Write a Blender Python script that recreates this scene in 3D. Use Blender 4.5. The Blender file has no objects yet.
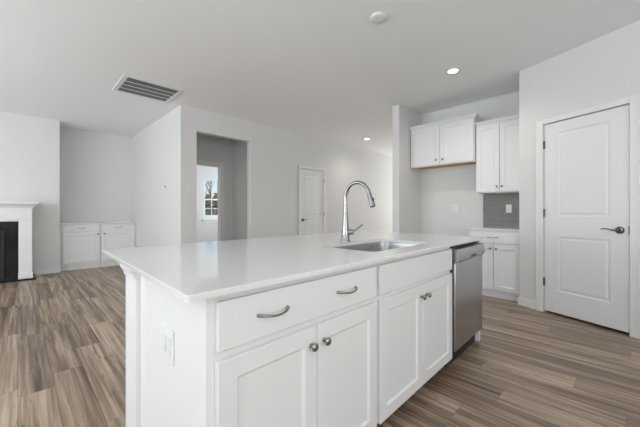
import bpy, bmesh, math, random
from math import sin, cos, pi, radians
from mathutils import Vector, Matrix
random.seed(7)
SC = bpy.context.scene
COL = SC.collection

# ------------------------------------------------------------------ camera
H = 1.10                      # eye height
CEIL = 2.77
cam_d = bpy.data.cameras.new('camera'); cam = bpy.data.objects.new('camera', cam_d); COL.objects.link(cam)
cam_d.sensor_width = 36; cam_d.lens = 305.0 / 640 * 36
cam_d.shift_y = -1.3 / 640; cam_d.clip_start = 0.02; cam_d.clip_end = 300
cam.location = (0, 0, H)
cam.rotation_euler = (radians(90), 0, radians(45.28 - 90))
SC.camera = cam

# ------------------------------------------------------------------ world, lights, exposure
w = bpy.data.worlds.new('world'); SC.world = w; w.use_nodes = True
nt = w.node_tree; nt.nodes.clear()
wo = nt.nodes.new('ShaderNodeOutputWorld'); bg = nt.nodes.new('ShaderNodeBackground')
sky = nt.nodes.new('ShaderNodeTexSky'); sky.sky_type = 'NISHITA'; sky.sun_disc = False
sky.sun_elevation = radians(38); sky.sun_rotation = radians(200); sky.air_density = 1.0; sky.dust_density = 1.5
bg.inputs['Strength'].default_value = 0.14
nt.links.new(sky.outputs[0], bg.inputs[0]); nt.links.new(bg.outputs[0], wo.inputs[0])
SC.view_settings.view_transform = 'Standard'; SC.view_settings.look = 'None'
SC.view_settings.gamma = 1; SC.view_settings.use_curve_mapping = False
SC.view_settings.exposure = 0.04

def area(name, loc, direction, sx, sy, power, col=(1, 1, 1)):
    l = bpy.data.lights.new(name, 'AREA'); l.shape = 'RECTANGLE'; l.size = sx; l.size_y = sy
    l.energy = power; l.color = col
    o = bpy.data.objects.new(name, l); COL.objects.link(o); o.location = loc
    o.rotation_euler = Vector(direction).to_track_quat('-Z', 'Y').to_euler()
    return o
DAY = (0.89, 0.95, 1.0)
area('daylight_left_near', (-3.95, 0.0, 1.35), (1, 0, 2.2), 2.2, 2.3, 122, DAY)
area('daylight_left_far', (-3.95, 4.0, 1.35), (1, 0, 1.3), 3.0, 2.3, 188, DAY)
area('daylight_rear', (-0.6, -2.95, 1.40), (0, 1, 2.4), 4.0, 2.0, 108, DAY)
area('fill_hall_end', (9.9, 3.75, 1.2), (-1, 0, .3), 1.6, 2.0, 66, (.99, .99, .98))  # added fill lamp to brighten the hall, its source is unseen
area('fill_bedroom_side', (5.45, 7.7, 1.5), (-1, 0, .1), 1.2, 1.3, 44, DAY)  # added fill lamp for the bedroom, at an unseen side opening

# ------------------------------------------------------------------ materials
def new_mat(name):
    m = bpy.data.materials.new(name); m.use_nodes = True
    return m, m.node_tree, m.node_tree.nodes['Principled BSDF']
def simple(name, col, rough=.5, metal=0.0, bump=0.0, bscale=200, var=0.0, stretch=None, spec=None, coat=0):
    m, t, b = new_mat(name)
    b.inputs['Base Color'].default_value = (*col, 1); b.inputs['Roughness'].default_value = rough
    b.inputs['Metallic'].default_value = metal
    if spec is not None: b.inputs['Specular IOR Level'].default_value = spec
    if coat: b.inputs['Coat Weight'].default_value = coat; b.inputs['Coat Roughness'].default_value = .15
    tc = t.nodes.new('ShaderNodeTexCoord'); mp = t.nodes.new('ShaderNodeMapping')
    if stretch: mp.inputs['Scale'].default_value = stretch
    t.links.new(tc.outputs['Object'], mp.inputs[0])
    n = t.nodes.new('ShaderNodeTexNoise'); n.inputs['Scale'].default_value = bscale; n.inputs['Detail'].default_value = 3
    t.links.new(mp.outputs[0], n.inputs['Vector'])
    if bump:
        bp = t.nodes.new('ShaderNodeBump'); bp.inputs['Strength'].default_value = bump; bp.inputs['Distance'].default_value = .002
        t.links.new(n.outputs[0], bp.inputs['Height']); t.links.new(bp.outputs[0], b.inputs['Normal'])
    if var:
        mx = t.nodes.new('ShaderNodeMix'); mx.data_type = 'RGBA'
        mx.inputs[6].default_value = (*[c * (1 - var) for c in col], 1); mx.inputs[7].default_value = (*[min(1, c * (1 + var)) for c in col], 1)
        t.links.new(n.outputs[0], mx.inputs[0]); t.links.new(mx.outputs[2], b.inputs['Base Color'])
    return m
M = {}
M['wall'] = simple('wall paint', (.76, .76, .755), .85, bump=.12, bscale=350, var=.01)
M['ceiling'] = simple('ceiling paint', (.92, .92, .92), .9, bump=.12, bscale=300, var=.01)
M['trim'] = simple('white semi gloss trim', (.84, .845, .84), .35, bump=.02, bscale=60)
M['cab'] = simple('white cabinet lacquer', (.82, .825, .825), .38, bump=.02, bscale=90)
M['cabin'] = simple('cabinet inside', (.5, .5, .5), .6)
M['quartz'] = simple('white quartz', (.80, .80, .795), .07, var=.025, bscale=260)
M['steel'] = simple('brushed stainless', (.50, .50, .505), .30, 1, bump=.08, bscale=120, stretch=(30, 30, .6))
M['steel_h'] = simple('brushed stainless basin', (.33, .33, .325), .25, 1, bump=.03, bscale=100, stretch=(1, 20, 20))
M['nickel'] = simple('satin nickel', (.31, .31, .31), .24, 1)
M['bronze'] = simple('dark pewter', (.20, .19, .19), .28, 1)
M['hinge'] = simple('hinge metal', (.22, .21, .21), .35, 1)
M['black'] = simple('black plastic', (.012, .012, .013), .4)
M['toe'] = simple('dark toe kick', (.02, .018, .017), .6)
M['plate'] = simple('white plastic plate', (.84, .84, .84), .3)
M['slot'] = simple('socket slot', (.08, .08, .08), .5)
M['raw'] = simple('raw maple ply', (.62, .38, .17), .6, var=.15, bscale=8, stretch=(8, 1, 8))
M['slate'] = simple('black polished stone tile', (.012, .013, .015), .12, var=.4, bscale=7, spec=.25)
M['iron'] = simple('black firebox metal', (.012, .012, .012), .5)
M['vent'] = simple('vent enamel', (.74, .74, .74), .4)
M['cavity_shade'] = simple('vent cavity', (.035, .035, .035), .9)
M['grass'] = simple('winter grass', (.45, .36, .27), .95, var=.3, bscale=2)
M['bark'] = simple('grey bark', (.36, .32, .28), .9, var=.3, bscale=6)
M['leaf'] = simple('evergreen needles', (.30, .28, .21), .9, var=.4, bscale=3)
m, t, b = new_mat('lamp lens'); b.inputs['Base Color'].default_value = (1, 1, 1, 1)
b.inputs['Emission Color'].default_value = (1, .97, .9, 1); b.inputs['Emission Strength'].default_value = 9; M['lens'] = m
m, t, b = new_mat('window glass'); b.inputs['Transmission Weight'].default_value = 1; b.inputs['Roughness'].default_value = 0
b.inputs['IOR'].default_value = 1.02; b.inputs['Base Color'].default_value = (.97, .99, 1, 1); M['glass'] = m
m, t, b = new_mat('fireplace glass'); b.inputs['Base Color'].default_value = (.02, .02, .022, 1); b.inputs['Roughness'].default_value = .05; M['fglass'] = m

# --- wood plank floor
def floor_mat():
    m, t, b = new_mat('wood plank floor'); N = t.nodes; L = t.links
    def node(k, **kw):
        n = N.new(k)
        for a, v in kw.items(): setattr(n, a, v)
        return n
    def mth(op, a, bb=None, c=None):
        n = node('ShaderNodeMath', operation=op)
        for i, v in enumerate((a, bb, c)):
            if v is None: continue
            if isinstance(v, (int, float)): n.inputs[i].default_value = v
            else: L.new(v, n.inputs[i])
        return n.outputs[0]
    g = node('ShaderNodeNewGeometry'); s = node('ShaderNodeSeparateXYZ'); L.new(g.outputs['Position'], s.inputs[0])
    PW, PL = .165, 1.22
    u = mth('DIVIDE', s.outputs[0], PW); row = mth('FLOOR', u)
    wn = node('ShaderNodeTexWhiteNoise', noise_dimensions='1D'); L.new(row, wn.inputs['W'])
    v = mth('ADD', mth('DIVIDE', s.outputs[1], PL), mth('MULTIPLY', wn.outputs[0], 5.0)); colm = mth('FLOOR', v)
    cx = node('ShaderNodeCombineXYZ'); L.new(row, cx.inputs[0]); L.new(colm, cx.inputs[1])
    wn2 = node('ShaderNodeTexWhiteNoise', noise_dimensions='2D'); L.new(cx.outputs[0], wn2.inputs['Vector'])
    pid = wn2.outputs[0]
    # grain coordinates, offset per plank
    def grain(sx, sy, off, det, dist, rough=.55):
        c = node('ShaderNodeCombineXYZ')
        L.new(mth('MULTIPLY', s.outputs[0], sx), c.inputs[0]); L.new(mth('MULTIPLY', s.outputs[1], sy), c.inputs[1])
        L.new(mth('MULTIPLY', pid, off), c.inputs[2])
        n = node('ShaderNodeTexNoise'); n.inputs['Scale'].default_value = 1; n.inputs['Detail'].default_value = det
        n.inputs['Distortion'].default_value = dist; n.inputs['Roughness'].default_value = rough
        L.new(c.outputs[0], n.inputs['Vector']); return n.outputs[0]
    broad = grain(14, .55, 60, 4, .9); fine = grain(60, 1.3, 90, 5, .5); knot = grain(11, 2.6, 130, 2, 2.2)
    tone = mth('ADD', mth('MULTIPLY', broad, .67), mth('ADD', mth('MULTIPLY', fine, .48), mth('MULTIPLY', pid, .12)))
    cr = node('ShaderNodeValToRGB'); L.new(tone, cr.inputs[0]); e = cr.color_ramp.elements
    e[0].position = .43; e[0].color = (.058, .034, .020, 1)
    e[1].position = .82; e[1].color = (.58, .45, .325, 1)
    k = cr.color_ramp.elements.new(.54); k.color = (.155, .101, .064, 1)
    k = cr.color_ramp.elements.new(.66); k.color = (.325, .235, .158, 1)
    # dark character marks where the distorted noise peaks
    kr = node('ShaderNodeMapRange'); L.new(knot, kr.inputs[0]); kr.inputs[1].default_value = .64; kr.inputs[2].default_value = .71
    mx = node('ShaderNodeMix', data_type='RGBA'); L.new(mth('MULTIPLY', kr.outputs[0], .55), mx.inputs[0]); L.new(cr.outputs[0], mx.inputs[6])
    mx.inputs[7].default_value = (.06, .042, .032, 1)
    # fine dark cracks and cathedral lines following the grain
    ring = grain(6.5, .75, 40, 2, 1.8); msk = grain(3.0, .8, 20, 1, 0)
    lines = mth('LESS_THAN', mth('ABSOLUTE', mth('SUBTRACT', mth('FRACT', mth('MULTIPLY', ring, 9)), .5)), .05)
    mr2 = node('ShaderNodeMapRange'); L.new(msk, mr2.inputs[0]); mr2.inputs[1].default_value = .50; mr2.inputs[2].default_value = .66
    lm = mth('MULTIPLY', mth('MULTIPLY', lines, mr2.outputs[0]), .6)
    mxl = node('ShaderNodeMix', data_type='RGBA'); L.new(lm, mxl.inputs[0]); L.new(mx.outputs[2], mxl.inputs[6]); mxl.inputs[7].default_value = (.07, .045, .03, 1)
    mx = mxl
    # joints
    fu = mth('FRACT', u); fv = mth('FRACT', v)
    du = mth('MULTIPLY', mth('MINIMUM', fu, mth('SUBTRACT', 1, fu)), PW); dv = mth('MULTIPLY', mth('MINIMUM', fv, mth('SUBTRACT', 1, fv)), PL)
    dd = mth('MINIMUM', du, dv); gap = mth('LESS_THAN', dd, .0012)
    mx2 = node('ShaderNodeMix', data_type='RGBA'); L.new(mth('MULTIPLY', gap, .75), mx2.inputs[0]); L.new(mx.outputs[2], mx2.inputs[6])
    mx2.inputs[7].default_value = (.035, .026, .02, 1)
    L.new(mx2.outputs[2], b.inputs['Base Color'])
    bp = node('ShaderNodeBump'); bp.inputs['Strength'].default_value = .25; bp.inputs['Distance'].default_value = .001
    L.new(mth('SUBTRACT', fine, gap), bp.inputs['Height']); L.new(bp.outputs[0], b.inputs['Normal'])
    b.inputs['Roughness'].default_value = .40; b.inputs['Coat Weight'].default_value = .3; b.inputs['Coat Roughness'].default_value = .28
    return m
M['floor'] = floor_mat()

def tile_mat():
    m, t, b = new_mat('grey glass subway tile'); N = t.nodes; L = t.links
    tc = N.new('ShaderNodeTexCoord'); s = N.new('ShaderNodeSeparateXYZ'); c = N.new('ShaderNodeCombineXYZ')
    L.new(tc.outputs['Object'], s.inputs[0]); L.new(s.outputs[1], c.inputs[0]); L.new(s.outputs[2], c.inputs[1])
    br = N.new('ShaderNodeTexBrick'); L.new(c.outputs[0], br.inputs['Vector'])
    br.inputs['Scale'].default_value = 1; br.inputs['Brick Width'].default_value = .154; br.inputs['Row Height'].default_value = .078
    br.inputs['Mortar Size'].default_value = .0022; br.inputs['Color1'].default_value = (.25, .25, .247, 1)
    br.inputs['Color2'].default_value = (.30, .30, .295, 1); br.inputs['Mortar'].default_value = (.34, .34, .33, 1)
    L.new(br.outputs['Color'], b.inputs['Base Color']); b.inputs['Roughness'].default_value = .5; b.inputs['Specular IOR Level'].default_value = .25
    return m
M['tile'] = tile_mat()

# ------------------------------------------------------------------ mesh helpers
def link(name, bm, mat, parent=None, smooth=False, loc=None, rotz=None):
    me = bpy.data.meshes.new(name); bmesh.ops.recalc_face_normals(bm, faces=bm.faces); bm.to_mesh(me); bm.free()
    if smooth:
        for p in me.polygons: p.use_smooth = True
        me.set_sharp_from_angle(angle=radians(40))
    me.materials.append(mat)
    o = bpy.data.objects.new(name, me); COL.objects.link(o)
    if parent: o.parent = parent
    if loc: o.location = loc
    if rotz is not None: o.rotation_euler = (0, 0, rotz)
    return o
def bx(bm, x0, x1, y0, y1, z0, z1, bev=0.0, seg=2):
    t = bmesh.new(); bmesh.ops.create_cube(t, size=1)
    for v in t.verts:
        v.co = Vector(((x0 + x1) / 2 + v.co.x * (x1 - x0), (y0 + y1) / 2 + v.co.y * (y1 - y0), (z0 + z1) / 2 + v.co.z * (z1 - z0)))
    if bev: bmesh.ops.bevel(t, geom=t.edges[:], offset=bev, segments=seg, affect='EDGES', profile=.5)
    add(bm, t)
def add(bm, t, mat=None):
    if mat is not None: t.transform(mat)
    me = bpy.data.meshes.new('tmp'); t.to_mesh(me); t.free(); bm.from_mesh(me); bpy.data.meshes.remove(me)
def box(name, mat, x0, x1, y0, y1, z0, z1, bev=0.0, parent=None):
    bm = bmesh.new(); bx(bm, x0, x1, y0, y1, z0, z1, bev); return link(name, bm, mat, parent)
def lathe(bm, prof, mat=Matrix(), n=24, caps=True):
    """profile [(radius, height)] round local +Z"""
    t = bmesh.new(); rings = []
    for r, h in prof: rings.append([t.verts.new((r * cos(2 * pi * i / n), r * sin(2 * pi * i / n), h)) for i in range(n)])
    for a, bb in zip(rings, rings[1:]):
        for i in range(n): t.faces.new((a[i], a[(i + 1) % n], bb[(i + 1) % n], bb[i]))
    if caps: t.faces.new(rings[0][::-1]); t.faces.new(rings[-1])
    add(bm, t, mat)
def tube(bm, pts, rad, n=14, flat=1.0):
    t = bmesh.new(); rings = []; pts = [Vector(p) for p in pts]
    if isinstance(rad, (int, float)): rad = [rad] * len(pts)
    up = None
    for i, p in enumerate(pts):
        d = (pts[min(i + 1, len(pts) - 1)] - pts[max(i - 1, 0)]).normalized()
        if up is None:
            up = Vector((0, 0, 1)) if abs(d.z) < .9 else Vector((1, 0, 0))
        a = d.cross(up).normalized(); c = a.cross(d).normalized(); up = c
        rings.append([t.verts.new(p + a * (cos(2 * pi * k / n) * rad[i]) + c * (sin(2 * pi * k / n) * rad[i] * flat)) for k in range(n)])
    for a, bb in zip(rings, rings[1:]):
        for i in range(n): t.faces.new((a[i], a[(i + 1) % n], bb[(i + 1) % n], bb[i]))
    t.faces.new(rings[0][::-1]); t.faces.new(rings[-1]); add(bm, t)
def panel_face(bm, W, Hh, T, panels, rings, b=.0025):
    """slab (front at y=0, back at y=T) with sunk panels; rings = [(inset, depth)]"""
    xs = sorted({b, W - b, *[round(v, 5) for p in panels for v in p[:2]]}); zs = sorted({b, Hh - b, *[round(v, 5) for p in panels for v in p[2:]]})
    t = bmesh.new()
    def q(*c): t.faces.new([t.verts.new(v) for v in c])
    for i in range(len(xs) - 1):
        for j in range(len(zs) - 1):
            x0, x1, z0, z1 = xs[i], xs[i + 1], zs[j], zs[j + 1]
            if any(p[0] - 1e-4 <= x0 and x1 <= p[1] + 1e-4 and p[2] - 1e-4 <= z0 and z1 <= p[3] + 1e-4 for p in panels):
                pi_, pd = 0, 0
                for ins, dep in rings:
                    a = [(x0 + pi_, z0 + pi_), (x1 - pi_, z0 + pi_), (x1 - pi_, z1 - pi_), (x0 + pi_, z1 - pi_)]
                    c = [(x0 + ins, z0 + ins), (x1 - ins, z0 + ins), (x1 - ins, z1 - ins), (x0 + ins, z1 - ins)]
                    for k in range(4):
                        l = (k + 1) % 4
                        q((a[k][0], pd, a[k][1]), (a[l][0], pd, a[l][1]), (c[l][0], dep, c[l][1]), (c[k][0], dep, c[k][1]))
                    pi_, pd = ins, dep
                q((x0 + pi_, pd, z0 + pi_), (x1 - pi_, pd, z0 + pi_), (x1 - pi_, pd, z1 - pi_), (x0 + pi_, pd, z1 - pi_))
            else: q((x0, 0, z0), (x1, 0, z0), (x1, 0, z1), (x0, 0, z1))
    a = [(b, b), (W - b, b), (W - b, Hh - b), (b, Hh - b)]; c = [(0, 0), (W, 0), (W, Hh), (0, Hh)]
    for k in range(4):
        l = (k + 1) % 4
        q((a[k][0], 0, a[k][1]), (a[l][0], 0, a[l][1]), (c[l][0], b, c[l][1]), (c[k][0], b, c[k][1]))
        q((c[k][0], b, c[k][1]), (c[l][0], b, c[l][1]), (c[l][0], T, c[l][1]), (c[k][0], T, c[k][1]))
    q((0, T, 0), (W, T, 0), (W, T, Hh), (0, T, Hh))
    bmesh.ops.remove_doubles(t, verts=t.verts, dist=1e-5); add(bm, t)
def shift(o, x, y, z): o.location = (x, y, z); return o
def empty(name, loc, rz=0):
    o = bpy.data.objects.new(name, None); COL.objects.link(o); o.location = loc; o.rotation_euler = (0, 0, rz); o.empty_display_size = .1
    return o
def tag(o, label, cat, group=None, kind=None):
    o['label'] = label; o['category'] = cat
    if group: o['group'] = group
    if kind: o['kind'] = kind
    return o
def struct(o): o['kind'] = 'structure'; return o
FWD = Matrix.Rotation(radians(90), 4, 'X')       # lathe +Z -> -Y (towards the room in a cabinet's own frame)

# ------------------------------------------------------------------ the shell
FT, X0, X1, YB, YF = .12, -4.0, 10.0, -3.0, 9.2
SIDE = .908                                    # pantry corner y
P0 = Vector((4.23, .908, 0)); TD = Vector((-.371, -.929, 0)).normalized(); ANG = math.atan2(TD.y, TD.x)
struct(box('floor', M['floor'], X0 - FT, X1 + FT, YB - FT, YF + FT, -.1, 0))
struct(box('ceiling', M['ceiling'], X0 - FT, X1 + FT, YB - FT, YF + FT, CEIL, CEIL + .1))
def wall(name, boxes, mat='wall'):
    bm = bmesh.new()
    for b_ in boxes: bx(bm, *b_)
    return struct(link(name, bm, M[mat]))
AX, WX = .54, 1.80                             # alcove left edge, alcove right wall
FY, AY, HY = 7.30, 7.80, 4.90
wall('wall_fireplace', [(X0, AX, FY, AY + FT, 0, CEIL)])
wall('wall_alcove_back', [(AX, WX, AY, AY + FT, 0, CEIL)])
wall('wall_alcove_side', [(WX, WX + FT, HY + FT, YF, 0, CEIL)])
OX0, OX1, OZ = 2.05, 3.055, 2.41               # cased-less opening
DX0, DX1, DZ = 4.262, 4.985, 2.045             # hall door
wall('wall_hall', [(WX, OX0, HY, HY + FT, 0, CEIL), (OX0, OX1, HY, HY + FT, OZ, CEIL), (OX1, DX0, HY, HY + FT, 0, CEIL),
                   (DX0, DX1, HY, HY + FT, DZ, CEIL), (DX1, X1, HY, HY + FT, 0, CEIL)])
BX0, BX1, BZ = 2.17, 3.015, 2.05               # bedroom doorway
wall('wall_vestibule_back', [(WX + FT, BX0, 6.0, 6.12, 0, CEIL), (BX0, BX1, 6.0, 6.12, BZ, CEIL), (BX1, 5.5, 6.0, 6.12, 0, CEIL)])
wall('wall_vestibule_side', [(3.30, 3.42, HY + FT, 6.0, 0, CEIL)])
NX0, NX1, NZ0, NZ1 = 4.07, 4.60, .87, 2.13    # bedroom window
wall('wall_bedroom_back', [(WX, NX0, YF, YF + FT, 0, CEIL), (NX1, 5.5, YF, YF + FT, 0, CEIL), (NX0, NX1, YF, YF + FT, 0, NZ0), (NX0, NX1, YF, YF + FT, NZ1, CEIL)])
wall('wall_bedroom_right', [(5.5, 5.62, 6.0, 7.05, 0, CEIL), (5.5, 5.62, 8.35, YF + FT, 0, CEIL), (5.5, 5.62, 7.05, 8.35, 0, .8), (5.5, 5.62, 7.05, 8.35, 2.2, CEIL)])  # the side opening is unseen, added for the bedroom fill lamp
wall('wall_closet', [(5.62, X1, 6.0, 6.12, 0, CEIL)])
wall('wall_hall_end', [(X1, X1 + FT, 2.5, 2.9, 0, CEIL), (X1, X1 + FT, 4.6, 6.12, 0, CEIL), (X1, X1 + FT, 2.9, 4.6, 2.25, CEIL), (X1, X1 + FT, 2.9, 4.6, 0, .15)])  # the opening is unseen, added to go with the hall fill lamp
wall('wall_fin', [(4.205, X1, 2.50, 2.62, 0, CEIL)])
wall('wall_kitchen_back', [(4.92, 5.04, SIDE - FT, 2.50, 0, CEIL)])
wall('wall_pantry_side', [(4.30, 4.92, SIDE - FT, SIDE, 0, CEIL)])
# pantry wall, in its own frame: x along the wall, y into it
pw = bmesh.new(); S0, S1, SZ = .266, .998, 2.072
for b_ in [(0, S0, 0, FT, 0, CEIL), (S0, S1, 0, FT, SZ, CEIL), (S1, 4.35, 0, FT, 0, CEIL)]: bx(pw, *b_)
o = struct(link('wall_pantry', pw, M['wall'], loc=tuple(P0), rotz=ANG))
wall('wall_pantry_back', [(5.04, 5.16, YB, 2.62 - FT, 0, CEIL)])
wall('wall_left', [(X0 - FT, X0, YB, -1.1, 0, CEIL), (X0 - FT, X0, 1.1, 2.5, 0, CEIL), (X0 - FT, X0, 5.5, AY + FT, 0, CEIL),
                   (X0 - FT, X0, -1.1, 1.1, 2.5, CEIL), (X0 - FT, X0, 2.5, 5.5, 2.5, CEIL), (X0 - FT, X0, -1.1, 1.1, 0, .2), (X0 - FT, X0, 2.5, 5.5, 0, .2)])
wall('wall_rear', [(X0 - FT, -2.6, YB - FT, YB, 0, CEIL), (1.4, 5.16, YB - FT, YB, 0, CEIL), (-2.6, 1.4, YB - FT, YB, 2.4, CEIL), (-2.6, 1.4, YB - FT, YB, 0, .4)])

# baseboards
def baseboard(name, x0, x1, y0, y1): return struct(box(name, M['trim'], x0, x1, y0, y1, 0.0, .09, .004))
baseboard('baseboard_fireplace', .19, AX + .012, FY - .014, FY)
baseboard('baseboard_alcove', WX - .014, WX, HY - .012, 7.38)
baseboard('baseboard_hall_left', WX, OX0, HY - .014, HY)
baseboard('baseboard_hall_middle', OX1, DX0 - .065, HY - .014, HY)
baseboard('baseboard_hall_right', DX1 + .065, X1, HY - .014, HY)
baseboard('baseboard_fin_end', 4.191, 4.205, 2.486, 2.634)
baseboard('baseboard_fin_side', 4.205, 4.92, 2.486, 2.50)
baseboard('baseboard_kitchen_back', 4.906, 4.92, 1.525, 2.486)
baseboard('baseboard_bedroom', 1.92, 5.5, YF - .014, YF)
bm = bmesh.new(); bx(bm, -.012, S0 - .07, -.014, 0, 0, .09, .004)
struct(link('baseboard_pantry', bm, M['trim'], loc=tuple(P0), rotz=ANG))
bm = bmesh.new(); bx(bm, S1 + .068, 4.3, -.014, 0, 0, .09, .004)
struct(link('baseboard_pantry_right', bm, M['trim'], loc=tuple(P0), rotz=ANG))

# casings
def casing(name, x0, x1, z1, wd, loc, rz, jamb=FT):
    """three boards round an opening in the plane y=0, plus jamb lining"""
    bm = bmesh.new(); t_ = .017
    bx(bm, x0 - wd, x0 + .004, -t_, 0, 0, z1 + wd, .003); bx(bm, x1 - .004, x1 + wd, -t_, 0, 0, z1 + wd, .003)
    bx(bm, x0 + .004, x1 - .004, -t_, 0, z1 - .004, z1 + wd, .003)
    bx(bm, x0 - wd, x0 - wd + .012, -t_ - .005, -.002, 0, z1 + wd, .003); bx(bm, x1 + wd - .012, x1 + wd, -t_ - .005, -.002, 0, z1 + wd, .003)
    bx(bm, x0 - wd, x1 + wd, -t_ - .005, -.002, z1 + wd - .012, z1 + wd, .003)
    bx(bm, x0 - .001, x0 + .004, -.002, jamb, 0, z1); bx(bm, x1 - .004, x1 + .001, -.002, jamb, 0, z1); bx(bm, x0, x1, -.002, jamb, z1 - .004, z1 + .001)
    return struct(link(name, bm, M['trim'], loc=loc, rotz=rz))
casing('trim_1', S0, S1, SZ, .066, tuple(P0), ANG)
casing('trim_2', DX0, DX1, DZ, .058, (0, HY, 0), 0)
casing('trim_3', BX0, BX1, BZ, .088, (0, 6.0, 0), 0)

# doors
MOLD = [(.006, .007), (.020, .009), (.034, .0035), (.036, .003)]
def lever(parent, x, z, direction, mat):
    """rose and wave lever, in the door's frame, face at y=0"""
    bm = bmesh.new(); lathe(bm, [(.033, 0), (.033, .006), (.029, .012), (.014, .016), (.012, .045), (.012, .05)], Matrix.Translation((x, 0, z)) @ FWD, 28)
    h = link('door_handle', bm, mat, parent, True)
    bm = bmesh.new(); d = direction
    tube(bm, [(x - d * .008, -.047, z), (x + d * .02, -.049, z - .002), (x + d * .045, -.050, z + .002), (x + d * .07, -.050, z + .009), (x + d * .095, -.049, z + .011), (x + d * .118, -.047, z + .006)],
         [.011, .011, .009, .0075, .007, .006], 12, .75)
    link('lever', bm, mat, h, True)
def hinge(parent, x, z, mat):
    bm = bmesh.new(); lathe(bm, [(.0065, -.045), (.0065, .045)], Matrix.Translation((x, -.006, z)), 10)
    bx(bm, x - .002, x + .016, -.0025, .002, z - .044, z + .044)
    link('hinge', bm, mat, parent, True)
# pantry door
D1 = struct(empty('door_1', (P0.x + TD.x * (S0 + .008), P0.y + TD.y * (S0 + .008), .022), ANG))
DW_ = S1 - S0 - .022; DH_ = SZ - .022 - .010
bm = bmesh.new(); panel_face(bm, DW_, DH_, .036, [(.135, DW_ - .135, .235, .82), (.135, DW_ - .135, 1.035, DH_ - .11)], MOLD)
o = link('door_slab', bm, M['trim'], D1, loc=(0, .006, 0))
lever(D1, DW_ - .062, .915, -1, M['bronze'])
for z in (.315, 1.07, 1.82): hinge(D1, -.004, z, M['hinge'])
bm = bmesh.new(); bx(bm, DW_ - .003, DW_ + .001, -.001, .012, .875, .955)
link('latch_plate', bm, M['bronze'], D1)
# hall door
D2 = struct(empty('door_2', (DX0 + .008, HY + .004, .012), 0)); w2 = DX1 - DX0 - .016; h2 = DZ - .02
bm = bmesh.new(); panel_face(bm, w2, h2, .036, [(.11, w2 - .11, .22, .81), (.11, w2 - .11, 1.01, h2 - .12)], MOLD)
link('door_slab', bm, M['trim'], D2, loc=(0, .014, 0))
lever(D2, .065, .925, 1, M['bronze'])
for z in (.3, 1.05, 1.80): hinge(D2, w2 + .002, z, M['hinge'])
# bedroom window
W1 = struct(empty('window_1', (NX0, YF, NZ0), 0)); ww, wh = NX1 - NX0, NZ1 - NZ0
def wpart(name, boxes, mat, y0=0):
    bm = bmesh.new()
    for b_ in boxes: bx(bm, *b_)
    return link(name, bm, mat, W1)
wpart('window_frame', [(0, .028, .02, .10, 0, wh), (ww - .028, ww, .02, .10, 0, wh), (.028, ww - .028, .02, .10, wh - .03, wh), (.028, ww - .028, .02, .10, 0, .055)], M['trim'])
up_ = wpart('window_sash', [(.028, .052, .06, .085, wh / 2 - .02, wh - .03), (ww - .052, ww - .028, .06, .085, wh / 2 - .02, wh - .03), (.052, ww - .052, .06, .085, wh - .055, wh - .03), (.052, ww - .052, .06, .085, wh / 2 - .02, wh / 2 + .02),
                  ], M['trim'])
lo_ = wpart('window_sash', [(.028, .058, .03, .055, .055, wh / 2 + .02), (ww - .058, ww - .028, .03, .055, .055, wh / 2 + .02), (.058, ww - .058, .03, .055, .055, .14), (.058, ww - .058, .03, .055, wh / 2 - .025, wh / 2 + .02),
                            (ww / 2 - .011, ww / 2 + .011, .034, .050, .14, wh / 2 - .025), (.058, ww - .058, .034, .050, .335, .355)], M['trim'])
for p_, z0, z1, y in ((up_, wh / 2, wh - .05, .072), (lo_, .13, wh / 2, .045)):
    bm = bmesh.new(); bx(bm, .05, ww - .05, y, y + .004, z0, z1); link('window_glass', bm, M['glass'], p_)
wpart('window_sill', [(-.05, ww + .05, -.05, .02, -.022, 0), (-.03, ww + .03, -.016, 0, -.09, -.022)], M['trim'])

# ------------------------------------------------------------------ outdoors (seen through the bedroom window)
o = struct(box('ground', M['grass'], -60, 90, YF + FT + .02, 160, -.5, -.35))
def tree(label, x, y, h, spread, kind):
    rnd = random.Random(int(x * 13 + y)); T = empty('tree', (x, y, -.35))
    tag(T, label, 'tree')
    bm = bmesh.new()
    def branch(p, d, ln, r, lv):
        q_ = p + d * ln; tube(bm, [p, p + d * ln * .5 + Vector((rnd.uniform(-.05, .05),) * 3) * ln, q_], [r, r * .8, r * .5], 6)
        if lv:
            for _ in range(3 if lv > 1 else 4):
                nd = (d + Vector((rnd.uniform(-1, 1), rnd.uniform(-1, 1), rnd.uniform(-.1, .6))) * spread).normalized(); branch(p + d * ln * rnd.uniform(.5, 1), nd, ln * rnd.uniform(.5, .75), r * .5, lv - 1)
    if kind == 'bare':
        branch(Vector((0, 0, 0)), Vector((0, 0, 1)), h * .42, h * .016, 4); link('trunk', bm, M['bark'], T)
    else:
        tube(bm, [(0, 0, 0), (0, 0, h * .5)], [h * .03, h * .02], 8); link('trunk', bm, M['bark'], T)
        c = bmesh.new()
        for k in range(60):
            f = rnd.random(); a = rnd.uniform(0, 2 * pi); rr = h * .30 * (1 - f) * rnd.uniform(.3, 1) + .1
            s_ = h * rnd.uniform(.05, .10)
            bmesh.ops.create_icosphere(c, subdivisions=1, radius=s_, matrix=Matrix.Translation((rr * cos(a), rr * sin(a), h * (.15 + .85 * f))) @ Matrix.Diagonal((1, 1, rnd.uniform(.5, 1), 1)))
        for v in c.verts: v.co += Vector((rnd.uniform(-1, 1), rnd.uniform(-1, 1), rnd.uniform(-1, 1))) * h * .02
        link('crown', c, M['leaf'], T)
tree('tall bare tree reaching the top of the bedroom window', 16.2, 36.5, 7.6, .55, 'bare')
tree('bare tree behind the right panes of the bedroom window', 21.5, 46, 9.0, .6, 'bare')
tree('bare tree behind the left panes of the bedroom window', 18.6, 44, 6.4, .7, 'bare')
tree('tall bare tree farthest back in the bedroom window', 22.0, 52.0, 6.4, .7, 'bare')
tree('dark evergreen low in the right of the bedroom window', 26.8, 55, 5.0, 0, 'ever')
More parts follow.
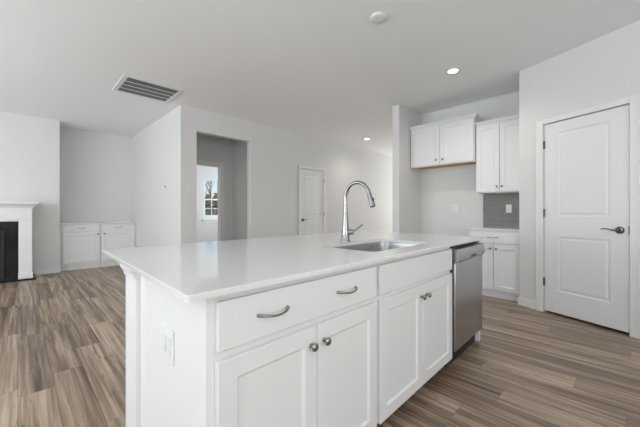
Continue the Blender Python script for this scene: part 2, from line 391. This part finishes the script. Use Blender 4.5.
tree('dark evergreen behind the middle of the bedroom window', 24.6, 54, 4.6, 0, 'ever')

# ------------------------------------------------------------------ cabinets
SHAKER = [(.001, .0), (.010, .009), (.0105, .009)]
DG = .020
def knob(parent, x, z):
    bm = bmesh.new(); lathe(bm, [(.0085, 0), (.0085, .002), (.0055, .004), (.0055, .012), (.011, .015), (.0155, .020), (.0155, .024), (.011, .0285), (.0, .030)][:-1] + [(.004, .0298)], Matrix.Translation((x, 0, z)) @ FWD, 20)
    link('knob', bm, M['nickel'], parent, True)
def pull(parent, x, z, L=.118, drop=.006):
    bm = bmesh.new(); pts = []; rad = []
    for i in range(17):
        u = i / 16; a = (u - .5) * L
        out = .024 * (1 - abs(2 * u - 1) ** 3.2) + .004
        pts.append((x + a, -out, z + drop * cos(2 * pi * u) * .5)); rad.append(.0034 + .0020 * abs(2 * u - 1) ** 2)
    tube(bm, pts, rad, 10)
    for s_ in (-1, 1): lathe(bm, [(.0062, 0), (.0062, .003), (.0045, .008)], Matrix.Translation((x + s_ * L / 2, 0, z + drop * .5)) @ FWD, 12)
    link('handle', bm, M['nickel'], parent, True)
def door(parent, x0, x1, z0, z1, kx, kz, st=.060):
    W, Hh = x1 - x0, z1 - z0
    bm = bmesh.new(); panel_face(bm, W, Hh, DG - .001, [(st, W - st, st, Hh - st)], SHAKER)
    d = link('door', bm, M['cab'], parent, loc=(x0, -DG, z0)); knob(d, kx - x0, kz - z0)
    return d
def drawer(parent, x0, x1, z0, z1, pulls, name='drawer'):
    bm = bmesh.new(); bx(bm, 0, x1 - x0, 0, DG - .001, 0, z1 - z0, .0035)
    d = link(name, bm, M['cab'], parent, loc=(x0, -DG, z0))
    for p in pulls: pull(d, p - x0, (z1 - z0) * .5)
    return d
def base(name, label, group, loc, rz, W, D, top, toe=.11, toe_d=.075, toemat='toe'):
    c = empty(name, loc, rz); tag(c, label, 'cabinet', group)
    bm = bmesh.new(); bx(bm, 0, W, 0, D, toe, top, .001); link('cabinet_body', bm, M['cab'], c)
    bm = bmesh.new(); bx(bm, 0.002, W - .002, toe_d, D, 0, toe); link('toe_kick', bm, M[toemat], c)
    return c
CT = .890; TH = .018; CB = CT - TH
# ---- island (it stands 1.6 degrees off the square of the house)
PHI = .028                                     # its yaw in radians
def iy(x, y): return y + PHI * (x - .30)
IX, IS, IE, IY = .370, 1.209, 2.153, .8215
ID = 1.46 - IY
DB, DT, WB, WT, KZ = .090, .678, .705, .847, .613
def lean(o, k):                                # the outer cabinet's end follows the line of the end panel
    for v in o.data.vertices:
        if v.co.x < 1e-3 and v.co.y > .1: v.co.x += k * v.co.y
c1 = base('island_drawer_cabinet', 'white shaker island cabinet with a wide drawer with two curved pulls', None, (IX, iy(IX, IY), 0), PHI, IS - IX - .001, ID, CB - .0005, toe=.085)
lean(c1.children[0], PHI)
W = IS - IX
drawer(c1, .026, W - .013, WB, WT, [.588 - IX, .967 - IX])
door(c1, .026, W / 2 + .003, DB, DT, W / 2 - .030, KZ)
door(c1, W / 2 + .006, W - .013, DB, DT, W / 2 + .040, KZ)
c2 = base('island_sink_cabinet', 'white shaker island cabinet under the sink with plain false drawer front', None, (IS, iy(IS, IY), 0), PHI, IE - IS - .002, ID - .003, .62, toe=.085)
bm = bmesh.new(); W = IE - IS - .002; IDs = ID - .003
bx(bm, 0, W, 0, .02, .6205, CB - .0005); bx(bm, 0, .018, .02, IDs, .6205, CB - .0005); bx(bm, W - .018, W, .02, IDs, .6205, CB - .0005); bx(bm, .018, W - .018, IDs - .018, IDs, .6205, CB - .0005)
link('upper_rails', bm, M['cab'], c2)
drawer(c2, .014, W - .022, WB, WT, [], 'false_drawer_front')
door(c2, .014, W / 2 - .006, DB, DT, W / 2 - .030, KZ)
door(c2, W / 2 - .003, W - .022, DB, DT, W / 2 + .038, KZ)
for z in (.692, CB - .012):
    bm = bmesh.new(); bx(bm, W - .016, W, -.012, 0, z - .009, z + .009, .002); link('bumper', bm, M['black'], c2)
# knee wall and pilaster behind the cabinets
kw = empty('island_knee_wall', (IX, 1.4645, 0), PHI); tag(kw, 'white panelled back of the island with end pilaster under the counter overhang', 'kitchen island')
bm = bmesh.new(); bx(bm, -.004, 2.445, 0, .150, 0, CB - .0008, .001); link('back_panel', bm, M['cab'], kw)
bm = bmesh.new(); bx(bm, -.016, -.0045, .002, .154, 0, CB - .001, .002); link('pilaster', bm, M['cab'], kw)
bm = bmesh.new(); t = bmesh.new()
prof = [(0, 0), (-.004, .0), (-.006, .010), (-.009, .020), (-.017, .032), (-.021, .042), (-.022, .0535), (0, .0535)]
v0 = [t.verts.new((-.0165 + p[0], -.001, CB - .055 + p[1])) for p in prof]; v1 = [t.verts.new((-.0165 + p[0], .158, CB - .055 + p[1])) for p in prof]
for i in range(len(prof)):
    j = (i + 1) % len(prof); t.faces.new((v0[i], v0[j], v1[j], v1[i]))
t.faces.new(v0); t.faces.new(v1[::-1]); add(bm, t); link('crown_moulding', bm, M['cab'], kw)
# right end panel by the dishwasher
DX_0, DX_1 = 2.157, 2.780
ep = empty('island_end_panel', (DX_1 + .003, iy(DX_1, IY), 0), PHI); tag(ep, 'narrow white end panel at the right side of the dishwasher', 'cabinet panel')
bm = bmesh.new(); bx(bm, 0, .035, 0, ID - .004, 0, CB - .0006, .001); link('side_panel', bm, M['cab'], ep)
# countertop with sink cut-out
SX0, SX1, SY0, SY1 = 1.325, 2.035, .950, 1.350
def rrect(x0, x1, y0, y1, r, n=6):
    pts = []
    for cx, cy, a0 in ((x1 - r, y1 - r, 0), (x0 + r, y1 - r, 90), (x0 + r, y0 + r, 180), (x1 - r, y0 + r, 270)):
        for k in range(n + 1):
            a = radians(a0 + 90 * k / n); pts.append((cx + r * cos(a), cy + r * sin(a)))
    return pts
def slab_with_hole(outer, inner, z0, z1, ch=.002):
    bm = bmesh.new()
    def loop(pts, z): return [bm.verts.new((x, y, z)) for x, y in pts]
    def edges(vs): return [bm.edges.new((vs[i], vs[(i + 1) % len(vs)])) for i in range(len(vs))]
    cx = sum(p[0] for p in outer) / len(outer); cy = sum(p[1] for p in outer) / len(outer)
    shr = [(x + (ch if x < cx else -ch), y + (ch if y < cy else -ch)) for x, y in outer]
    to = loop(shr, z1); mo = loop(outer, z1 - ch); bo = loop(outer, z0)
    for a, b_ in ((to, mo), (mo, bo)):
        for i in range(len(a)): bm.faces.new((a[i], a[(i + 1) % len(a)], b_[(i + 1) % len(a)], b_[i]))
    if inner:
        ti = loop(inner, z1); bi = loop(inner, z0)
        for i in range(len(ti)): bm.faces.new((ti[i], bi[i], bi[(i + 1) % len(ti)], ti[(i + 1) % len(ti)]))
    def es(vs): return [bm.edges.get((vs[i], vs[(i + 1) % len(vs)])) for i in range(len(vs))]
    for vs, vi in ((to, ti if inner else None), (bo, bi if inner else None)):
        bmesh.ops.triangle_fill(bm, edges=es(vs) + (es(vi) if vi else []), use_beauty=True)
    return bm
def quad_round(q, r, n=5):
    out = []
    L_ = len(q)
    for i in range(L_):
        p, a, c = Vector(q[i]), Vector(q[i - 1]), Vector(q[(i + 1) % L_])
        da, dc = (a - p).normalized(), (c - p).normalized()
        for k in range(n + 1):
            u = k / n; s_, e_ = p + da * r, p + dc * r
            out.append(tuple(s_ * (1 - u) ** 2 + p * 2 * u * (1 - u) + e_ * u ** 2))
    return out
TOPX1, TOPY0, TOPY1 = 2.825, .778, 2.080
outer = quad_round([(.300, TOPY0), (TOPX1, iy(TOPX1, TOPY0)), (TOPX1, iy(TOPX1, TOPY1)), (.338, TOPY1)], .014)
SKC = ((SX0 + SX1) / 2, (SY0 + SY1) / 2)
hole = [(SKC[0] + (x - SKC[0]) * cos(PHI) - (y - SKC[1]) * sin(PHI), SKC[1] + (x - SKC[0]) * sin(PHI) + (y - SKC[1]) * cos(PHI)) for x, y in rrect(SX0, SX1, SY0, SY1, .055)]
bm = slab_with_hole(outer, hole, CB, CT)
tag(link('island_countertop', bm, M['quartz']), 'white quartz slab countertop covering the kitchen island with a sink cutout', 'countertop')
# sink
sk = empty('kitchen_sink', ((SX0 + SX1) / 2, (SY0 + SY1) / 2, CB - .22), PHI); tag(sk, 'stainless steel undermount sink basin set into the island countertop', 'sink')
hx, hy = (SX1 - SX0) / 2, (SY1 - SY0) / 2
bm = bmesh.new(); loops = []
def fl(r_in, z, r): return [bm.verts.new((x, y, z)) for x, y in rrect(-hx + r_in, hx - r_in, -hy + r_in, hy - r_in, r)]
seq = [(-.018, .2195, .09), (.004, .2195, .07), (.006, .212, .068), (.010, .03, .066), (.022, .008, .06), (.05, .001, .05)]
for s_ in seq: loops.append(fl(*s_))
for a, b_ in zip(loops, loops[1:]):
    for i in range(len(a)): bm.faces.new((a[i], a[(i + 1) % len(a)], b_[(i + 1) % len(a)], b_[i]))
bm.faces.new(loops[-1])
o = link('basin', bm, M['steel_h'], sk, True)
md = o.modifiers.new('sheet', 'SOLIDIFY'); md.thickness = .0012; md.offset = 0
bm = bmesh.new(); lathe(bm, [(.055, .0016), (.053, .005), (.040, .0035), (.036, .0022)], n=28); lathe(bm, [(.020, .002), (.020, .006), (.006, .008), (.006, .016), (.003, .018)], n=16)
link('drain', bm, M['nickel'], sk, True)
# faucet
fa = empty('kitchen_faucet', (1.68, 1.435, CT), PHI); tag(fa, 'brushed nickel gooseneck pull-down faucet standing behind the island sink', 'faucet')
bm = bmesh.new(); lathe(bm, [(.034, .0005), (.034, .004), (.0315, .008), (.027, .06), (.0215, .13), (.0165, .20), (.0146, .24), (.0136, .275)], n=28); link('base', bm, M['nickel'], fa, True)
pts = [(0, 0, .270), (0, 0, .29)]; R_ = .103
for k in range(0, 18): a = pi - k / 17 * (pi - radians(14)); pts.append((0, -(R_ + R_ * cos(a)), .315 + R_ * sin(a)))
bm = bmesh.new(); tube(bm, pts, .0134, 18); link('gooseneck', bm, M['nickel'], fa, True)
e_ = Vector(pts[-1]); dr = (Vector(pts[-1]) - Vector(pts[-2])).normalized()
bm = bmesh.new(); tube(bm, [e_, e_ + dr * .012, e_ + dr * .04, e_ + dr * .075, e_ + dr * .096], [.0145, .0155, .0165, .0188, .0195], 20)
hd = link('spray_head', bm, M['nickel'], fa, True)
bm = bmesh.new(); tube(bm, [e_ + dr * .0961, e_ + dr * .100], [.0175, .0165], 20); link('nozzle', bm, M['black'], hd, True)
bm = bmesh.new(); c_ = e_ + dr * .055 + Vector((0, -.0165, .0)); bx(bm, c_.x - .005, c_.x + .005, c_.y - .0035, c_.y + .004, c_.z - .018, c_.z + .018, .002)
link('spray_button', bm, M['black'], hd, True)
LV = Vector((.71, -.70, 0)); Z_ = Vector((0, 0, 1))
bm = bmesh.new(); tube(bm, [LV * .012 + Z_ * .066, LV * .054 + Z_ * .066, LV * .058 + Z_ * .066], [.0205, .0205, .0165], 20)
tube(bm, [LV * .044 + Z_ * .066, LV * .068 + Z_ * .080, LV * .124 + Z_ * .122], [.0075, .0068, .0062], 12)
link('lever', bm, M['nickel'], fa, True)
# dishwasher
dw = empty('dishwasher', (DX_0, iy(DX_0, IY), 0), PHI); tag(dw, 'stainless steel dishwasher built into the right end of the island', 'dishwasher')
DWW = DX_1 - DX_0
bm = bmesh.new(); bx(bm, .004, DWW - .002, .012, .56, .10, .850, .002); link('tub', bm, M['black'], dw)
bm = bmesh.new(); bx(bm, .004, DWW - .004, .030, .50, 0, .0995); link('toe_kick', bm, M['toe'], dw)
bm = bmesh.new(); bx(bm, .006, DWW - .004, -.030, .0115, .125, .742, .007, 3); link('door_panel', bm, M['steel'], dw, True)
bm = bmesh.new(); t = bmesh.new()
prof = [(.011, .743), (-.030, .743), (-.046, .760), (-.048, .800), (-.040, .838), (-.030, .843), (.011, .843)]
v0 = [t.verts.new((.006, y, z)) for y, z in prof]; v1 = [t.verts.new((DWW - .004, y, z)) for y, z in prof]
for i in range(len(prof)): j = (i + 1) % len(prof); t.faces.new((v0[i], v0[j], v1[j], v1[i]))
t.faces.new(v0); t.faces.new(v1[::-1]); add(bm, t)
cp = link('control_panel', bm, M['steel'], dw)
bm = bmesh.new(); t = bmesh.new()
n_ = 14; a_ = [t.verts.new((DWW * .5 - .05 + .15 * i / n_, -.0485, .763)) for i in range(n_ + 1)]
b_ = [t.verts.new((DWW * .5 - .05 + .15 * i / n_, -.0490, .764 + .016 * sin(pi * i / n_) ** .6)) for i in range(n_ + 1)]
for i in range(n_):
    t.faces.new((a_[i], a_[i + 1], b_[i + 1], b_[i]))
ex = bmesh.ops.extrude_face_region(t, geom=t.faces[:]); bmesh.ops.translate(t, verts=[v for v in ex['geom'] if isinstance(v, bmesh.types.BMVert)], vec=(0, .004, 0))
bmesh.ops.remove_doubles(t, verts=t.verts, dist=1e-6); add(bm, t); link('pocket_handle', bm, M['black'], cp)
bm = bmesh.new(); bx(bm, .000, .0055, -.020, .011, .125, .842, .001); link('side_seal', bm, M['hinge'], dw)
# outlets
def plate(label, loc, rz, gangs=1, group=None, name='wall_outlet', mat='plate', slot='slot'):
    e = empty(name, loc, rz); tag(e, label, 'outlet', group); W = .07 + .046 * (gangs - 1)
    bm = bmesh.new(); bx(bm, -W / 2, W / 2, -.006, -.0002, -.0575, .0575, .002); link('cover_plate', bm, M[mat], e)
    for g_ in range(gangs):
        cx = (g_ - (gangs - 1) / 2) * .046
        bm = bmesh.new(); bx(bm, cx - .0165, cx + .0165, -.0085, -.0062, -.033, .033, .0008); s_ = link('socket', bm, M[mat], e)
        bm = bmesh.new()
        for z in (-.017, .017):
            for dx in (-.006, .006): bx(bm, cx + dx - .001, cx + dx + .001, -.0092, -.0084, z - .002, z + .006)
            bx(bm, cx - .002, cx + .002, -.0092, -.0084, z - .010, z - .006)
        link('slots', bm, M[slot], s_)
    return e
plate('white two-gang outlet plate on the left end of the island', (IX, 1.12, .645), radians(-90), 2, mat='cab', slot='vent')
plate('white outlet plate on the bare wall of the fridge space', (4.92, 1.93, 1.165), radians(-90))
plate('white outlet plate on the grey tile backsplash', (4.912, 1.18, 1.15), radians(-90))

# ---- kitchen back wall cabinets (front faces -X)
R90 = radians(-90)
def upper(name, label, loc, W, D, z0, z1, crown=.05, right_return=True, kk=.03, st=.055):
    c = empty(name, (loc[0], loc[1], z0), R90); tag(c, label, 'cabinet', 'wall cabinets in the kitchen'); hh = z1 - z0
    bm = bmesh.new(); bx(bm, 0, W, 0, D, .020, hh, .001); bx(bm, 0, W, 0, .019, 0, .0205); bx(bm, 0, .018, .018, D, 0, .0205); bx(bm, W - .018, W, .018, D, 0, .0205); link('cabinet_body', bm, M['cab'], c)
    bm = bmesh.new(); bx(bm, .0185, W - .0185, .0195, D, 0.012, .0198); link('underside', bm, M['raw'], c)
    top = hh - crown
    h0 = .012
    mid = W / 2
    for x0, x1, kx in ((.010, mid - .003, mid - kk), (mid + .003, W - .010, mid + kk)):
        door(c, x0, x1, h0, top - .006, kx, h0 + .070, st)
    # crown: sprung profile across the front and both ends
    pr = [(0, 0), (-.012, 0), (-.014, .008), (-.034, .030), (-.038, .034), (-.038, .052), (0, .052)]
    bm = bmesh.new(); t = bmesh.new(); x_l, x_r = 0.0, W
    def ring(x, sgn): return [t.verts.new((x + sgn * -p[0] * (1 if right_return else 0), p[0], top + p[1])) for p in pr]
    a = ring(x_l + .001, 0); b_ = ring(x_r, 1)
    n_ = len(pr)
    for i in range(n_): j = (i + 1) % n_; t.faces.new((a[i], a[j], b_[j], b_[i]))
    t.faces.new(a)
    if right_return:
        c_ = [t.verts.new((x_r - p[0], .10, top + p[1])) for p in pr]
        for i in range(n_): j = (i + 1) % n_; t.faces.new((b_[i], b_[j], c_[j], c_[i]))
        t.faces.new(c_[::-1])
    else: t.faces.new(b_[::-1])
    add(bm, t); link('crown_moulding', bm, M['cab'], c)
    return c
upper('wall_cabinet', 'white two-door wall cabinet set deeper and higher above the empty fridge space', (4.56, 2.498, 0), .978, .358, 1.815, 2.475, kk=.05)
upper('wall_cabinet', 'white two-door wall cabinet above the grey tile backsplash beside the pantry', (4.615, 1.515, 0), .604, .303, 1.366, 2.345, .04, False)
bc = base('base_cabinet', 'white base cabinet with one drawer and two doors against the pantry wall', 'base', (4.32, 1.500, 0), R90, .589, .598, CB - .0005, toe=.10, toe_d=.055, toemat='cab')
del bc['group']
drawer(bc, .012, .577, .705, .85, [.29]); door(bc, .012, .292, .110, .685, .262, .640, .052); door(bc, .297, .577, .110, .685, .327, .640, .052)
ct = bmesh.new(); bx(ct, 4.285, 4.918, .9095, 1.520, CB, CT, .002)
tag(link('side_countertop', ct, M['quartz']), 'short white quartz countertop below the grey tile backsplash', 'countertop')
bs = bmesh.new(); bx(bs, 4.912, 4.9198, .9090, 1.515, CT + .0005, 1.365)
tag(link('tile_backsplash', bs, M['tile']), 'grey glass subway tile backsplash between counter and wall cabinet', 'backsplash')

# ---- alcove built-ins
aw = (WX - AX) / 2
for i in range(2):
    lab = ('left white built-in cabinet in the alcove, next to the fireplace wall', 'right white built-in cabinet in the alcove, half hidden by the island')[i]
    c = base('alcove_cabinet', lab, 'built-in cabinets in the alcove', (AX + .002 + aw * i, 7.42, 0), 0, aw - .004, .378, CB - .0005, toe=.09, toe_d=.02, toemat='cab')
    W = aw - .004; m0, m1 = (.05, .012) if i == 0 else (.012, .035)
    drawer(c, m0, W - m1, .735, .85, [(m0 + W - m1) / 2]); door(c, m0, W - m1, .125, .715, (W - m1 - .03) if i == 0 else (m0 + .045), .67)
bm = bmesh.new(); bx(bm, AX + .001, WX - .001, 7.385, 7.799, CB, CT, .002)
tag(link('alcove_countertop', bm, M['cab']), 'white painted top board over the alcove cabinets', 'countertop')

# ---- fireplace
MY = 6.88; RX = .165; LX = -1.33
fp = empty('fireplace', ((RX + LX) / 2, FY, 0)); tag(fp, 'white mantel fireplace with black stone surround on the left wall', 'fireplace')
def fpart(name, boxes, mat, parent=fp, bev=.002):
    bm = bmesh.new()
    for b_ in boxes: bx(bm, b_[0] - fp.location.x, b_[1] - fp.location.x, b_[2] - FY, b_[3] - FY, b_[4], b_[5], bev)
    return link(name, bm, mat, parent)
OPX1, OPX0 = RX - .159, LX + .159
fpart('leg', [(OPX1, RX, MY, FY - .001, .026, 1.0), (OPX1 - .004, RX + .010, MY - .012, FY - .001, .0255, .12)], M['trim'])
fpart('leg', [(LX, OPX0, MY, FY - .001, .026, 1.0), (LX - .010, OPX0 + .004, MY - .012, FY - .001, .0255, .12)], M['trim'])
fpart('frieze', [(LX, RX, MY - .004, FY - .001, 1.0005, 1.1645), (OPX0 + .001, OPX1 - .001, MY, FY - .001, .955, 1.0004), (LX - .004, RX + .004, MY - .012, FY - .001, .985, 1.0)], M['trim'])
bm = bmesh.new(); t = bmesh.new()
pr = [(0, 1.165), (.012, 1.165), (.016, 1.178), (.034, 1.205), (.072, 1.232), (.080, 1.236), (.080, 1.262), (0, 1.262)]
def mr(x, sg, y): return [t.verts.new((x + sg * p[0] - fp.location.x, (y - p[0] if y < FY - .1 else y) - FY, p[1])) for p in pr]
rr_ = [mr(LX, -1, FY - .001), mr(LX, -1, MY), mr(RX, 1, MY), mr(RX, 1, FY - .001)]
for a, b_ in zip(rr_, rr_[1:]):
    for i in range(len(pr)): j = (i + 1) % len(pr); t.faces.new((a[i], a[j], b_[j], b_[i]))
t.faces.new(rr_[0]); t.faces.new(rr_[-1][::-1])
t.faces.new([rr_[k][-1] for k in (0, 1, 2, 3)])
add(bm, t); link('mantel_shelf', bm, M['trim'], fp)
SUY = MY + .03
fpart('stone_surround', [(OPX1 - .155, OPX1 - .0005, SUY, SUY + .02, .026, .954), (OPX0 + .0005, OPX0 + .155, SUY, SUY + .02, .026, .954), (OPX0 + .155, OPX1 - .155, SUY, SUY + .02, .80, .954)], M['slate'])
fx = fpart('firebox', [(OPX1 - .190, OPX1 - .156, SUY - .012, FY - .01, .026, .799), (OPX0 + .156, OPX0 + .190, SUY - .012, FY - .01, .026, .799), (OPX0 + .190, OPX1 - .190, SUY - .012, FY - .01, .77, .799),
                 (OPX0 + .190, OPX1 - .190, SUY - .012, FY - .01, .026, .12), (OPX0 + .190, OPX1 - .190, FY - .04, FY - .01, .12, .77)], M['iron'])
fpart('glass_front', [(OPX0 + .191, OPX1 - .191, SUY + .02, SUY + .026, .121, .769)], M['fglass'], fx, 0)
hb = bmesh.new(); bx(hb, LX - .03, RX + .045, MY - .06, FY - .016, .0, .0245, .002)
fx2 = link('hearth', hb, M['slate'], fp); fx2.location = (-fp.location.x, -FY, 0)

# ---- ceiling fittings
vt = empty('ceiling_vent', (.908, 4.30, CEIL)); tag(vt, 'white return air grille with dark slots in the ceiling', 'ceiling vent')
VX, VY = .712, .615
bm = bmesh.new()
for b_ in [(0, .055, 0, VY), (VX - .055, VX, 0, VY), (.055, VX - .055, 0, .03), (.055, VX - .055, VY - .03, VY)]: bx(bm, b_[0], b_[1], b_[2], b_[3], -.012, -.0005, .003)
link('frame', bm, M['vent'], vt)
bm = bmesh.new(); bx(bm, .05, VX - .05, .025, VY - .025, -.0035, -.0006); link('backing', bm, M['cavity_shade'], vt)  # flat plate below the uncut ceiling, duct shade put into its dark colour
bm = bmesh.new(); nb = 4; ph = (VY - .06) / nb
for k in range(1, nb): bx(bm, .05, VX - .05, .03 + ph * k - .012, .03 + ph * k + .012, -.0115, -.0036, .002)
link('divider_bars', bm, M['vent'], vt)
bm = bmesh.new()
for k in range(nb):
    for q_ in range(5):
        t = bmesh.new(); bx(t, .055, VX - .055, -.008, .008, -.0006, .0006)
        add(bm, t, Matrix.Translation((0, .03 + ph * k + .012 + (ph - .024) * (q_ + .5) / 5, -.0085)) @ Matrix.Rotation(radians(-18), 4, 'X'))
link('louvres', bm, simple('grey louvre', (.16, .16, .16), .5), vt)
sm = empty('smoke_alarm', (2.19, 1.505, CEIL)); tag(sm, 'round white smoke alarm on the ceiling above the island', 'smoke alarm')
bm = bmesh.new(); lathe(bm, [(.070, -.0005), (.070, -.008), (.066, -.015), (.060, -.019), (.02, -.021)], n=36); link('housing', bm, M['plate'], sm, True)
bm = bmesh.new(); lathe(bm, [(.068, -.0045), (.0712, -.005), (.0712, -.0065), (.068, -.007)], n=36); link('vent_ring', bm, M['vent'], sm, True)
def downlight(label, x, y, power, group='recessed ceiling lights'):
    e = empty('recessed_light', (x, y, CEIL)); tag(e, label, 'ceiling light', group)
    bm = bmesh.new(); lathe(bm, [(.098, -.0004), (.098, -.004), (.090, -.007), (.056, -.0045), (.052, -.0006)], n=36); link('trim_ring', bm, M['plate'], e, True)
    bm = bmesh.new(); lathe(bm, [(.0515, -.0006), (.0510, -.0035), (.02, -.0040)], n=32); link('lens', bm, M['lens'], e, True)
    l = bpy.data.lights.new('lamp', 'SPOT'); l.energy = power; l.spot_size = radians(150); l.spot_blend = .8; l.shadow_soft_size = .06; l.color = (1, .93, .84)
    lo = bpy.data.objects.new('lamp', l); COL.objects.link(lo); lo.parent = e; lo.location = (0, 0, -.02)
downlight('lit recessed ceiling light in front of the wall cabinets', 3.656, 1.456, 30)
downlight('lit recessed ceiling light far back over the hall', 5.66, 4.19, 20)
th = empty('thermostat', (WX, 5.56, 1.54), R90); tag(th, 'small white thermostat plate with dark dot on the wall left of the opening', 'thermostat')
bm = bmesh.new(); bx(bm, -.045, .045, -.010, -.0003, -.045, .045, .003); link('cover_plate', bm, M['wall'], th)
bm = bmesh.new(); lathe(bm, [(.016, .0102), (.016, .018), (.012, .021)], FWD, 18); link('dial', bm, M['hinge'], th, True)
